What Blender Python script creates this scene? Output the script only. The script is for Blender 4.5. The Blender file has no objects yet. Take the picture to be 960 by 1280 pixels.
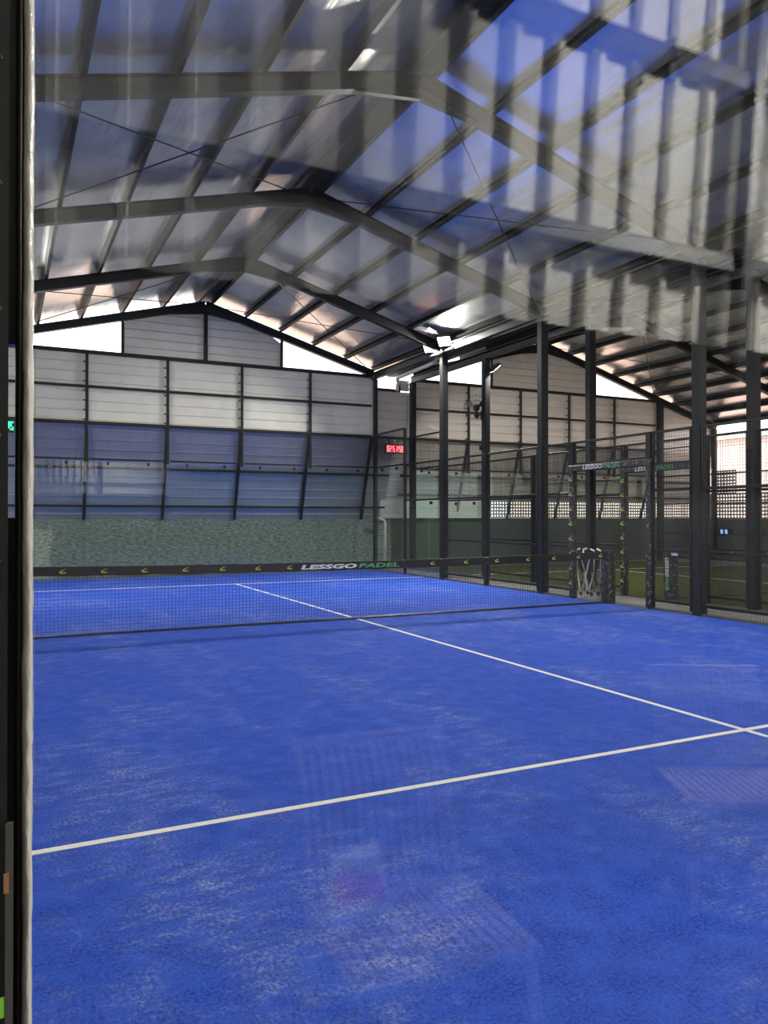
import bpy, bmesh, math, random
from mathutils import Vector, Matrix, noise
C = bpy.context.scene.collection
random.seed(7)
PI = math.pi
ORD = ['first', 'second', 'third', 'fourth', 'fifth', 'sixth', 'seventh', 'eighth', 'ninth', 'tenth']

# ------------------------------------------------------------------ mesh builder
class MB:
    def __init__(s): s.v = []; s.f = []
    def add(s, vs, fs):
        n = len(s.v); s.v += [Vector(p) for p in vs]; s.f += [tuple(i + n for i in f) for f in fs]; return s
    def box(s, x0, x1, y0, y1, z0, z1, M=None):
        vs = [Vector((x, y, z)) for x in (x0, x1) for y in (y0, y1) for z in (z0, z1)]
        if M is not None: vs = [M @ p for p in vs]
        return s.add(vs, [(0, 1, 3, 2), (4, 6, 7, 5), (0, 4, 5, 1), (2, 3, 7, 6), (0, 2, 6, 4), (1, 5, 7, 3)])
    def prism(s, prof, p0, p1, up=(0, 0, 1), cap=True):
        """extrude a closed 2-D profile (side, up) from p0 to p1"""
        p0, p1 = Vector(p0), Vector(p1); d = (p1 - p0).normalized(); up = Vector(up)
        sd = d.cross(up)
        if sd.length < 1e-5: sd = d.cross(Vector((0, 1, 0)))
        sd.normalize(); u = sd.cross(d).normalized(); n = len(prof)
        vs = [p + sd * a + u * b for p in (p0, p1) for a, b in prof]
        fs = [(i, (i + 1) % n, n + (i + 1) % n, n + i) for i in range(n)]
        if cap: fs += [tuple(range(n - 1, -1, -1)), tuple(range(n, 2 * n))]
        return s.add(vs, fs)
    def bar(s, p0, p1, w, h=None, up=(0, 0, 1)):
        h = w if h is None else h; a, b = w / 2, h / 2; e = min(a, b) * .18
        if max(w, h) < .02: return s.prism([(-a, -b), (a, -b), (a, b), (-a, b)], p0, p1, up)
        return s.prism([(-a + e, -b), (a - e, -b), (a, -b + e), (a, b - e), (a - e, b), (-a + e, b), (-a, b - e), (-a, -b + e)], p0, p1, up)
    def tube(s, pts, r, n=8, closed=False):
        pts = [Vector(p) for p in pts]; m = len(pts); rings = []; prev = None
        for i, p in enumerate(pts):
            if closed: d = pts[(i + 1) % m] - pts[i - 1]
            else: d = pts[min(i + 1, m - 1)] - pts[max(i - 1, 0)]
            d.normalize()
            if prev is None:
                a = d.cross(Vector((0, 0, 1)))
                if a.length < 1e-3: a = d.cross(Vector((0, 1, 0)))
            else: a = prev - d * prev.dot(d)
            a.normalize(); prev = a; b = d.cross(a)
            rr = r[i] if isinstance(r, (list, tuple)) else r
            rings.append([p + (a * math.cos(t) + b * math.sin(t)) * rr for t in [2 * PI * k / n for k in range(n)]])
        vs = [q for R in rings for q in R]; fs = []
        for i in range(m if closed else m - 1):
            j = (i + 1) % m
            for k in range(n): fs.append((i * n + k, i * n + (k + 1) % n, j * n + (k + 1) % n, j * n + k))
        if not closed: fs += [tuple(range(n - 1, -1, -1)), tuple(range((m - 1) * n, m * n))]
        return s.add(vs, fs)
    def lathe(s, prof, M, n=20):
        """prof: (radius, height) pairs revolved round local z, placed by M"""
        vs = [M @ Vector((r * math.cos(2 * PI * k / n), r * math.sin(2 * PI * k / n), h)) for r, h in prof for k in range(n)]
        fs = [(i * n + k, i * n + (k + 1) % n, (i + 1) * n + (k + 1) % n, (i + 1) * n + k) for i in range(len(prof) - 1) for k in range(n)]
        fs += [tuple(range(n - 1, -1, -1)), tuple(range((len(prof) - 1) * n, len(prof) * n))]
        return s.add(vs, fs)
    def plate(s, poly, M, t):
        """flat polygon (local x,y) of thickness t along local z"""
        n = len(poly); vs = [M @ Vector((a, b, z)) for z in (0, t) for a, b in poly]
        return s.add(vs, [tuple(range(n - 1, -1, -1)), tuple(range(n, 2 * n))] + [(i, (i + 1) % n, n + (i + 1) % n, n + i) for i in range(n)])
ORG = {}
def put(o, parent, org):
    C.objects.link(o); ORG[o.name] = Vector(org)
    if parent is not None:
        o.parent = parent; o.location = Vector(org) - ORG[parent.name]
    else: o.location = org
    return o
def tag(o, label=None, cat=None, group=None, kind=None):
    if label:
        if len(label.split()) > 16: print('LONG', len(label.split()), label)
        o['label'] = label
    if cat: o['category'] = cat
    if group: o['group'] = group
    if kind: o['kind'] = kind
    return o
def build(name, mb, mat, parent=None, label=None, cat=None, group=None, kind=None, smooth=False):
    if parent is not None: org = ORG[parent.name].copy()
    else:
        lo = [min(p[i] for p in mb.v) for i in range(3)]; hi = [max(p[i] for p in mb.v) for i in range(3)]
        org = Vector(((lo[0] + hi[0]) / 2, (lo[1] + hi[1]) / 2, lo[2]))
    me = bpy.data.meshes.new(name); me.from_pydata([tuple(p - org) for p in mb.v], [], mb.f); me.update()
    bm = bmesh.new(); bm.from_mesh(me); bmesh.ops.recalc_face_normals(bm, faces=bm.faces); bm.to_mesh(me); bm.free()
    if smooth:
        for p in me.polygons: p.use_smooth = True
    me.materials.append(mat); o = bpy.data.objects.new(name, me); put(o, parent, org)
    return tag(o, label, cat, group, kind)
def thing(name, loc, label, cat, group=None):
    o = bpy.data.objects.new(name, None); o.empty_display_size = .2; put(o, None, loc); return tag(o, label, cat, group)

# ------------------------------------------------------------------ materials
def mat(name, col=(.5, .5, .5), rough=.5, metal=0, emit=None, es=1):
    m = bpy.data.materials.new(name); m.use_nodes = True; b = m.node_tree.nodes['Principled BSDF']
    b.inputs['Base Color'].default_value = (*col, 1); b.inputs['Roughness'].default_value = rough; b.inputs['Metallic'].default_value = metal
    if emit: b.inputs['Emission Color'].default_value = (*emit, 1); b.inputs['Emission Strength'].default_value = es
    return m
def nd(m, t, **kw):
    n = m.node_tree.nodes.new(t)
    for k, v in kw.items():
        if k in n.inputs: n.inputs[k].default_value = v
        else: setattr(n, k, v)
    return n
def lk(m, a, b): m.node_tree.links.new(a, b)
def pos(m, scale=(1, 1, 1)):
    g = nd(m, 'ShaderNodeNewGeometry'); mp = nd(m, 'ShaderNodeMapping'); mp.inputs['Scale'].default_value = scale
    lk(m, g.outputs['Position'], mp.inputs['Vector']); return mp.outputs['Vector']
def noi(m, vec, scale, detail=4, rough=.55):
    n = nd(m, 'ShaderNodeTexNoise'); n.inputs['Scale'].default_value = scale; n.inputs['Detail'].default_value = detail; n.inputs['Roughness'].default_value = rough
    lk(m, vec, n.inputs['Vector']); return n.outputs['Fac']
def ramp(m, fac, stops):
    r = nd(m, 'ShaderNodeValToRGB'); e = r.color_ramp.elements
    while len(e) < len(stops): e.new(.5)
    for q, (p, c) in zip(e, stops): q.position = p; q.color = (*c, 1) if len(c) == 3 else c
    lk(m, fac, r.inputs['Fac']); return r.outputs['Color']
def mixc(m, fac, a, b, mode='MIX'):
    n = nd(m, 'ShaderNodeMix', data_type='RGBA', blend_type=mode)
    for i, v in ((0, fac), (6, a), (7, b)):
        if hasattr(v, 'links'): lk(m, v, n.inputs[i])
        elif isinstance(v, (int, float)): n.inputs[i].default_value = v
        else: n.inputs[i].default_value = (*v, 1)
    return n.outputs[2]
def math_(m, op, a, b=0.):
    n = nd(m, 'ShaderNodeMath', operation=op)
    for i, v in ((0, a), (1, b)):
        if hasattr(v, 'links'): lk(m, v, n.inputs[i])
        else: n.inputs[i].default_value = v
    return n.outputs[0]
def bump(m, h, strength, dist=.02):
    n = nd(m, 'ShaderNodeBump'); n.inputs['Strength'].default_value = strength; n.inputs['Distance'].default_value = dist
    lk(m, h, n.inputs['Height']); lk(m, n.outputs['Normal'], m.node_tree.nodes['Principled BSDF'].inputs['Normal'])
def BSDF(m): return m.node_tree.nodes['Principled BSDF'].inputs

def turf(name, dark, mid, light, sandcol, sand_amt):
    m = mat(name, mid, .95); P = pos(m)
    fine = noi(m, P, 70, 3, .75); med = noi(m, P, 6, 5, .65); big = noi(m, pos(m, (.8, .5, 1)), .8, 4, .6)
    c = mixc(m, ramp(m, fine, [(.32, (0, 0, 0)), (.68, (1, 1, 1))]), dark, mid)
    c = mixc(m, ramp(m, med, [(.4, (0, 0, 0)), (.75, (.6, .6, .6))]), c, light)
    patch = ramp(m, math_(m, 'ADD', math_(m, 'MULTIPLY', big, .6), math_(m, 'MULTIPLY', noi(m, pos(m, (1, .8, 1)), 3.2, 6, .7), .4)), [(.48, (0, 0, 0)), (.66, (1, 1, 1))])
    grain = ramp(m, noi(m, pos(m, (1, .7, 1)), 60, 3, .8), [(.42, (0, 0, 0)), (.66, (1, 1, 1))])
    streak = ramp(m, noi(m, pos(m, (1.6, 4, 1)), 3., 6, .7), [(.44, (.12, .12, .12)), (.66, (1, 1, 1))])
    s = math_(m, 'MULTIPLY', math_(m, 'MULTIPLY', patch, math_(m, 'MULTIPLY', grain, streak)), sand_amt)
    c = mixc(m, s, c, sandcol)
    lk(m, c, BSDF(m)['Base Color']); bump(m, fine, .6, .01); BSDF(m)['Specular IOR Level'].default_value = .15
    return m
M = {}
M['blue'] = turf('blue_turf', (.006, .028, .22), (.036, .115, .66), (.05, .14, .70), (.60, .64, .68), .8)
M['green'] = turf('green_turf', (.025, .032, .003), (.055, .068, .008), (.07, .08, .013), (.4, .4, .3), .2)
M['line'] = mat('white_line', (.82, .82, .74), .9)
M['steel'] = mat('dark_steel', (.014, .015, .016), .45); M['steel2'] = mat('charcoal_steel', (.014, .016, .017), .55, .0)
M['wire'] = mat('wire', (.03, .032, .034), .5)
def metal_sheet(name, col, rough, metal, sc, bs, bd):
    m = mat(name, col, rough, metal); n = noi(m, pos(m, sc), 1.0, 3, .5); bump(m, n, bs, bd)
    g = noi(m, pos(m, (2, 2, 2)), 1.2, 5, .6)
    lk(m, mixc(m, ramp(m, g, [(.3, (0, 0, 0)), (.7, (1, 1, 1))]), tuple(c * .88 for c in col), col), BSDF(m)['Base Color'])
    return m
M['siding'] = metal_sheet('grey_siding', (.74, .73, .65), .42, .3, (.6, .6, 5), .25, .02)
M['siding_shaded'] = metal_sheet('shaded_siding', (.44, .45, .46), .32, .55, (.6, .6, 5), .25, .02)  # darker, shinier copy of the siding; shade of the down-facing slope put in
M['siding2'] = metal_sheet('warm_siding', (.70, .65, .60), .40, .4, (.5, .5, 6), .5, .04)
M['roof'] = metal_sheet('foil_roof', (.70, .70, .70), .24, .8, (3.0, .7, 1), .45, .05)
M['rear'] = metal_sheet('zinc_sheet', (.72, .71, .66), .35, .3, (1, 1, .8), .2, .02)
m = M['conc'] = mat('rough_render', (.2, .22, .2), .95); P = pos(m, (.8, 1, 1.7)); n1 = noi(m, P, 11, 9, .72); n2 = noi(m, P, 1.1, 3)
lk(m, mixc(m, ramp(m, n1, [(.36, (0, 0, 0)), (.6, (1, 1, 1))]), (.13, .155, .135), mixc(m, n2, (.34, .40, .36), (.46, .52, .46))), BSDF(m)['Base Color']); bump(m, n1, 1., .12)
m = M['conc2'] = mat('plain_render', (.14, .15, .14), .9); n1 = noi(m, pos(m), 3, 6, .6)
lk(m, mixc(m, n1, (.06, .068, .062), (.11, .12, .11)), BSDF(m)['Base Color'])
m = M['floor'] = mat('concrete_floor', (.2, .2, .19), .85); n1 = noi(m, pos(m), 4, 6, .65)
lk(m, mixc(m, n1, (.09, .09, .085), (.19, .19, .175)), BSDF(m)['Base Color'])
M['sky_blocker'] = mat('black_sky_blocker', (.02, .02, .022), .8)  # for the added rear wall that keeps sky light out
M['added_dark_floor'] = mat('added_dark_floor', (.018, .018, .02), .9)  # for the floor section added to dim the glass reflection
M['soil'] = mat('pale_soil', (.62, .43, .34), .95)
M['pinkwall'] = mat('pale_pink_plaster', (.84, .73, .68), .9)
M['plaster'] = mat('pale_blocks', (.30, .30, .28), .9)
M['white'] = mat('white_paint', (.8, .8, .78), .35); M['black'] = mat('black_plastic', (.015, .015, .016), .4)
M['pvc'] = mat('pvc_pipe', (.70, .66, .60), .3)
M['green_logo'] = mat('green_print', (.10, .42, .17), .6); M['white_logo'] = mat('white_print', (.8, .8, .8), .6); M['lime'] = mat('lime_print', (.62, .72, .12), .6)
m = M['vinyl'] = mat('black_camouflage_vinyl', (.02, .02, .02), .5)
v = nd(m, 'ShaderNodeTexVoronoi', feature='DISTANCE_TO_EDGE'); v.inputs['Scale'].default_value = 9; lk(m, pos(m, (1, 1, .7)), v.inputs['Vector'])
w = ramp(m, noi(m, pos(m), 16, 2, .5), [(.60, (0, 0, 0)), (.64, (1, 1, 1))])
lk(m, mixc(m, w, mixc(m, ramp(m, v.outputs['Distance'], [(.05, (1, 1, 1)), (.06, (0, 0, 0))]), (.012, .012, .013), (.035, .033, .035)), (.16, .16, .165)), BSDF(m)['Base Color'])
m = M['band'] = mat('net_band_vinyl', (.02, .018, .02), .45)
w = ramp(m, noi(m, pos(m, (1, 1, 2)), 7, 4, .7), [(.62, (0, 0, 0)), (.66, (1, 1, 1))])
lk(m, mixc(m, w, (.010, .009, .010), (.035, .03, .035)), BSDF(m)['Base Color'])
M['lamp'] = mat('lamp_lens', (.9, .9, .9), .3, 0, (1, .97, .88), 60)
M['lamp_off'] = mat('lamp_lens_off', (.55, .57, .6), .2)
M['red'] = mat('red_led', (.5, 0, 0), .4, 0, (1, .14, .16), 6); M['redface'] = mat('red_display_face', (.03, .002, .002), .4, 0, (.5, 0, .01), .5)
M['greenled'] = mat('green_led', (0, .4, .2), .4, 0, (.05, 1, .45), 2.5); M['blueled'] = mat('blue_led', (.2, .3, .6), .4, 0, (.30, .62, 1), 1.6)
M['silicone'] = mat('clear_silicone', (.50, .49, .44), .18); BSDF(M['silicone'])['Subsurface Weight'].default_value = .3
BSDF(M['silicone'])['Subsurface Radius'].default_value = (.01, .01, .01); bump(M['silicone'], noi(M['silicone'], pos(M['silicone'], (1, 1, .35)), 160, 3), .6, .004)
M['seal'] = mat('black_seal', (.012, .012, .012), .3); M['lime_paper'] = mat('lime_sticker', (.30, .75, .08), .6); M['brown'] = mat('brown_clip', (.28, .15, .07), .5)
for k_ in ('steel', 'steel2'): BSDF(M[k_])['Specular IOR Level'].default_value = .25
M['trim_grey'] = mat('grey_trim', (.06, .06, .06), .5)
M['trim_light'] = mat('grey_tube', (.3, .3, .3), .4, .3)
M['wood'] = mat('pale_pink_slats', (.34, .27, .26), .5); M['bag'] = mat('white_bag', (.6, .59, .59), .6); M['bagred'] = mat('red_print', (.75, .05, .10), .6)
def glass(name, tint, ior=1.5):
    m = bpy.data.materials.new(name); m.use_nodes = True; nt = m.node_tree; nt.nodes.clear()
    o = nd(m, 'ShaderNodeOutputMaterial'); mx = nd(m, 'ShaderNodeMixShader'); t = nd(m, 'ShaderNodeBsdfTransparent'); g = nd(m, 'ShaderNodeBsdfGlossy'); f = nd(m, 'ShaderNodeFresnel')
    t.inputs['Color'].default_value = (*tint, 1); g.inputs['Roughness'].default_value = 0; g.inputs['Color'].default_value = (1, 1, 1, 1); f.inputs['IOR'].default_value = ior
    # the same Fresnel weight on the way in and on the way out of the pane
    geo = nd(m, 'ShaderNodeNewGeometry'); iv = nd(m, 'ShaderNodeMix', data_type='FLOAT'); lk(m, geo.outputs['Backfacing'], iv.inputs[0]); iv.inputs[2].default_value = ior; iv.inputs[3].default_value = 1 / ior
    lk(m, iv.outputs[0], f.inputs['IOR'])
    lk(m, f.outputs[0], mx.inputs[0]); lk(m, t.outputs[0], mx.inputs[1]); lk(m, g.outputs[0], mx.inputs[2]); lk(m, mx.outputs[0], o.inputs['Surface']); return m
M['glass'] = glass('court_glass', (.93, .97, .95), 1.38); M['nearglass'] = glass('near_glass', (.985, .99, .99))

# ------------------------------------------------------------------ lettering and emblems
def text_mesh(txt, size, Mx, width=1.5, shear=.25, t=.002, bold=.0):
    cu = bpy.data.curves.new('lettering', 'FONT'); cu.body = txt; cu.size = size; cu.shear = shear; cu.extrude = t / 2; cu.offset = bold; cu.align_x = 'LEFT'; cu.resolution_u = 2
    ob = bpy.data.objects.new('lettering', cu); C.objects.link(ob); bpy.context.view_layer.update()
    me = bpy.data.meshes.new_from_object(ob.evaluated_get(bpy.context.evaluated_depsgraph_get()))
    mb = MB(); S = Matrix.Diagonal((width, 1, 1, 1)); w = 0
    vs = [S @ p.co for p in me.vertices]; w = max(p.x for p in vs)
    mb.add([Mx @ p for p in vs], [tuple(p.vertices) for p in me.polygons])
    bpy.data.objects.remove(ob); bpy.data.curves.remove(cu); bpy.data.meshes.remove(me)
    return mb, w
def frame_M(o, ex, ey):
    ex, ey = Vector(ex), Vector(ey); ez = ex.cross(ey)
    return Matrix(((ex.x, ey.x, ez.x, o[0]), (ex.y, ey.y, ez.y, o[1]), (ex.z, ey.z, ez.z, o[2]), (0, 0, 0, 1)))
def emblem(mb, Mx, s):
    """pointed loop emblem, open on the right"""
    out = [(.55, .5), (.05, .30), (-.45, -.02), (-.5, -.2), (-.3, -.36), (.15, -.42), (.5, -.28), (.42, -.16), (.1, -.22), (-.2, -.2), (-.26, -.1), (.0, .12)]
    mb.plate([(a * s, b * s * .8) for a, b in out], Mx, .002)
    return mb

# ------------------------------------------------------------------ hall constants
Y0, Y1 = -14.0, 10.0
SL, SR, ZR = .262, .292, 7.28          # left / right slope, ridge height of rafter centre line
X2 = 11.33                             # offset of the second hall
def zr(dx): return ZR - (SL if dx < 0 else SR) * abs(dx)

# ------------------------------------------------------------------ ground and floors
build('ground_yard', MB().box(-40, 60, -40, 60, -.3, -.06), M['soil'], kind='structure', label='pale warm soil ground outside the hall')
build('floor_rear', MB().box(-5.4, 19.4, -14.2, -10.3, -.012, -.004), M['added_dark_floor'], kind='structure', label='dark floor section added behind the near glass to keep its reflection dim')  # added dark section, stops the lit floor washing out the near glass
build('floor', MB().box(-6.5, 19.5, -14.2, 11.4, -.05, -.012), M['floor'], kind='structure', label='grey concrete hall floor')
def court_floor(cx, m, nm, lab):
    t = build(nm, MB().box(cx - 5, cx + 5, -10, 10, -.012, .0), m, kind='structure', label=lab)
    for y in (-6.95, 6.95): build('court_line', MB().box(cx - 5, cx + 5, y - .025, y + .025, 0, .003), M['line'], t, 'white service line across the turf')
    build('court_line', MB().box(cx - .025, cx + .025, -7.15, 6.95, 0, .0025), M['line'], t, 'white centre line along the turf')
    return t
court_floor(0, M['blue'], 'floor_blue_turf', 'blue artificial turf with sandy patches and white lines')
court_floor(X2, M['green'], 'floor_green_turf', 'green artificial turf of the neighbouring court')

# ------------------------------------------------------------------ walls
def ribbed(mb, x0, x1, a, b, pitch=.25, ph=0., depth=.022):
    """horizontal ribbed sheet between point a=(y,z) at the bottom and b=(y,z) at the top"""
    dy, dz = b[0] - a[0], b[1] - a[1]; L = math.hypot(dy, dz); ty, tz = dy / L, dz / L; ny, nz = -tz, ty   # towards the court (-y)
    prof = []; s = 0
    k = 0
    while True:
        s = ph + k * pitch
        if s > L - .06: break
        if s > 0.01: prof += [(s, 0), (s + .012, depth), (s + .04, depth), (s + .052, 0)]
        k += 1
    prof = [(0, 0)] + prof + [(L, 0)]
    vs = [];
    for th in (0, -.012):
        for x in (x0, x1):
            vs += [(x, a[0] + ty * s + ny * (d + th), a[1] + tz * s + nz * (d + th)) for s, d in prof]
    n = len(prof); fs = []
    for i in range(n - 1): fs += [(i, n + i, n + i + 1, i + 1), (2 * n + i, 2 * n + i + 1, 3 * n + i + 1, 3 * n + i)]
    fs += [(0, 2 * n, 3 * n, n), (n - 1, 2 * n - 1, 4 * n - 1, 3 * n - 1)]
    mb.add(vs, fs); return mb
YW, YB = 10.08, 10.86                # siding plane above 4 m, foot of the leaning siding
def gable_panel(hx, m, lab):
    mb = MB(); x0, x1 = hx - 2.14, hx + 2.14; n = 5; zb = 5.74; k = 0
    # stacked strips cut to the roof slope
    step = .23; z = zb
    while z < 7.1:
        z2 = min(z + step, 7.12)
        def ext(zz): return max(-2.14, -(7.20 - zz) / SL), min(2.14, (7.20 - zz) / SR)
        a, b = ext(z), ext(z2); y = YW
        for j, (za, zc, xa, xb, ya, yb) in enumerate(((z, z + .04, a, a, y - .022, y), (z + .04, z2, a, b, y, y))):
            vs = [(hx + xa[0], ya, za), (hx + xa[1], ya, za), (hx + xb[1], yb, zc), (hx + xb[0], yb, zc)]
            vs += [(p[0], y + .03, p[2]) for p in vs]
            mb.add(vs, [(0, 1, 2, 3), (7, 6, 5, 4), (0, 4, 5, 1), (1, 5, 6, 2), (2, 6, 7, 3), (3, 7, 4, 0)])
        z = z2
    return mb
w = build('wall_far', ribbed(MB(), -5.2, 5.07, (YW, 3.97), (YW, 5.74), .243, .05), M['siding'], kind='structure', label='pale grey ribbed siding high on the far wall of the blue court')
build('leaning_siding', ribbed(MB(), -5.2, 5.75, (YB, 1.52), (YW + .02, 3.98), .25, .1), M['siding_shaded'], w, 'leaning ribbed siding under the upper wall')
build('gable_siding', gable_panel(0, M['siding'], ''), M['siding'], w)
w2 = build('wall_far_gap', ribbed(MB(), 5.06, 6.25, (YW, 3.97), (YW, 5.36), .243, .05), M['siding2'], kind='structure', label='narrow strip of ribbed siding between the two courts')
build('short_siding', ribbed(MB(), 5.86, 6.24, (YW, 5.40), (YW, 5.72), .14, .05), M['siding2'], w2)
w3 = build('wall_far_neighbour', ribbed(MB(), 6.4, 19.3, (YW, 3.97), (YW, 5.74), .243, .05), M['siding2'], kind='structure', label='ribbed siding on the far wall of the green court')
build('leaning_siding', ribbed(MB(), 5.75, 19.4, (YB - .16, 2.10), (YW + .02, 3.98), .25, .1), M['siding2'], w3, 'leaning ribbed siding above the lattice vent')
build('gable_siding', gable_panel(X2, M['siding2'], ''), M['siding2'], w3)
# corner infill right of the green court
mb = MB(); mb.add([(16.4, YW, 5.76), (19.3, YW, 5.76 - .75), (19.3, YW, 5.0), (16.4, YW, 5.7), (16.4, YW + .03, 5.76), (19.3, YW + .03, 5.01), (19.3, YW + .03, 5.0), (16.4, YW + .03, 5.7)], [(0, 1, 2, 3), (4, 7, 6, 5), (0, 4, 5, 1), (3, 2, 6, 7)])
def concrete(name, x0, x1, m, lab, nx):
    mb = MB(); nz = 10
    for i in range(nx + 1):
        for j in range(nz + 1):
            x = x0 + (x1 - x0) * i / nx; z = 1.55 * j / nz
            d = noise.noise(Vector((x * 1.7, 3, z * 2.3))) * .03
            mb.v.append(Vector((x, 10.82 + d, z - .03)))
    for i in range(nx):
        for j in range(nz):
            a = i * (nz + 1) + j; mb.f.append((a, a + nz + 1, a + nz + 2, a + 1))
    mb.box(x0, x1, 10.88, 11.2, -.03, 1.53)
    return build(name, mb, m, kind='structure', label=lab, smooth=True)
concrete('wall_far_concrete', -6.4, 6.0, M['conc'], 'rough rendered concrete wall under the leaning siding', 90)
concrete('wall_far_plinth', 6.0, 19.4, M['conc2'], 'dark rendered concrete wall behind the green court', 60)
# lattice vent
mb = MB()
for k in range(int((19.3 - 9.3) / .11)): mb.bar((9.3 + k * .11, YB - .02, 1.54), (9.3 + k * .11, YB - .02, 2.10), .05, .02, (0, 1, 0))
for k in range(6): mb.bar((9.3, YB - .02, 1.56 + k * .107), (19.3, YB - .02, 1.56 + k * .107), .06, .05)
build('lattice_vent', mb, M['plaster'], w3, 'perforated block band with daylight in its holes')
build('block_infill', MB().box(5.55, 9.3, YB - .2, YB + .02, 1.53, 2.14), M['siding2'], w3)
# left side wall and rear wall
def wall_sheet_y(x, y0, y1, z0, z1, pitch=.3):
    mb = MB(); k = int((z1 - z0) / pitch)
    for i in range(k): mb.box(x - .01, x + .01, y0, y1, z0 + i * pitch, z0 + (i + 1) * pitch - .03).box(x - .01, x + .03, y0, y1, z0 + (i + 1) * pitch - .03, z0 + (i + 1) * pitch)
    return mb
build('wall_left', wall_sheet_y(-5.45, -14.1, 10.05, 0, 6.0), M['siding'], kind='structure', label='ribbed siding along the left side of the hall')
RY = -13.05                           # rear wall behind the camera: tall ribbed sheet leaning outwards at its foot
mb = MB(); xs = []; x = -5.3
while x < 5.1: xs += [(x, 0), (x + .225, 0), (x + .245, .052), (x + .285, .052), (x + .305, 0)]; x += .325
def ry(z): return RY - (3.6 - z) * .10
vs = [(x, ry(z) + d, z) for z in (2.82, 7.4) for x, d in xs]; n = len(xs)
vs += [(x, ry(z) + d - .012, z) for z in (2.82, 7.4) for x, d in xs]
mb.add(vs, [(i, i + 1, n + i + 1, n + i) for i in range(n - 1)] + [(2 * n + i, 3 * n + i, 3 * n + i + 1, 2 * n + i + 1) for i in range(n - 1)])
wr = build('wall_rear', mb, M['rear'], kind='structure', label='tall vertically ribbed zinc wall behind the glass, seen as a reflection')
for z in (3.36, 4.60, 5.85): build('girt', MB().bar((-5.3, ry(z) + .11, z), (5.3, ry(z) + .11, z), .1, .13), M['steel'], wr)
for x in (-5.0, -.18, 4.6): build('stanchion', MB().bar((x, ry(-.01) + .2, -.01), (x, ry(6.6) + .12, 6.6), .11), M['steel'], wr)
for x in (-3.75, -2.3, -1.0): build('cleat', MB().box(x, x + .05, ry(4.6) + .13, ry(4.6) + .16, 4.42, 4.7), M['steel2'], wr)
build('wall_rear_blocker', MB().box(-5.5, 19.5, -14.35, -14.22, -.03, 7.6), M['sky_blocker'], kind='structure', label='dark wall added behind the glass to shut out sky light, seen only as reflection')  # added to close the rear: blocks sky light, keeps the reflections dark
# right side of the second hall
wq = build('wall_right_plinth', MB().box(19.3, 19.5, -14, 11.2, -.03, 1.5), M['conc2'], kind='structure', label='low dark concrete wall along the right side')
mb = MB()
for k in range(int(15 / .13)): mb.bar((19.4, 10.8 - k * .13, 1.5), (19.4, 10.8 - k * .13, 2.42), .02, .05, (1, 0, 0))
for k in range(8): mb.bar((19.4, 10.8, 1.53 + k * .128), (19.4, -4.2, 1.53 + k * .128), .05, .055)
for k in range(9): mb.bar((19.4, 10.2 - k * .13, 2.42), (19.4, 10.2 - k * .13, 3.32), .02, .05, (1, 0, 0))
for k in range(8): mb.bar((19.4, 10.2, 2.45 + k * .12), (19.4, 9.16, 2.45 + k * .12), .05, .055)
build('block_screen', mb, M['plaster'], wq, 'perforated block screen with daylight in its holes')
build('neighbour_house', MB().box(24, 30, -12, 30, -.1, 5.0).add([(23.8, -12.2, 5.0), (30.2, -12.2, 5.0), (30.2, 30.2, 5.0), (23.8, 30.2, 5.0), (27, -12.2, 5.8), (27, 30.2, 5.8)], [(0, 3, 2, 1), (0, 1, 4), (3, 5, 2), (1, 2, 5, 4), (0, 4, 5, 3)]), M['pinkwall'], kind='structure', label='pale pink wall of a house outside the right side')

# ------------------------------------------------------------------ far wall frame work: rails and mullions are things bolted on
def wall_rail(x0, x1, z, y, h, lab, grp): build('wall_rail', MB().bar((x0, y, z), (x1, y, z), .06, h), M['steel'], None, lab, 'rail', grp)
for nm, x0, x1 in (('blue', -5.2, 4.93), ('green', 6.43, 16.25)):
    G = 'steel rails on the far wall'
    wall_rail(x0, x1, 5.74, 9.98, .09, f'black steel rail along the top of the far wall of the {nm} court', G)
    wall_rail(x0, x1, 4.87, 9.99, .06, f'black steel rail halfway up the upper siding of the {nm} court', G)
    wall_rail(x0, x1, 3.95, 9.98, .08, f'black steel rail where upper and leaning siding meet behind the {nm} court', G)
wall_rail(5.07, 5.85, 5.38, 9.99, .08, 'short black steel rail under the small sky gap between the courts', 'steel rails on the far wall')
wall_rail(5.07, 6.25, 3.95, 9.99, .06, 'short black steel rail on the narrow wall strip above the red clock', 'steel rails on the far wall')
build('corner_strut', MB().bar((5.87, 9.99, 5.34), (5.87, 9.99, 5.62), .05), M['steel'], None, 'short black upright at the right edge of the small sky gap', 'strut')
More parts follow.
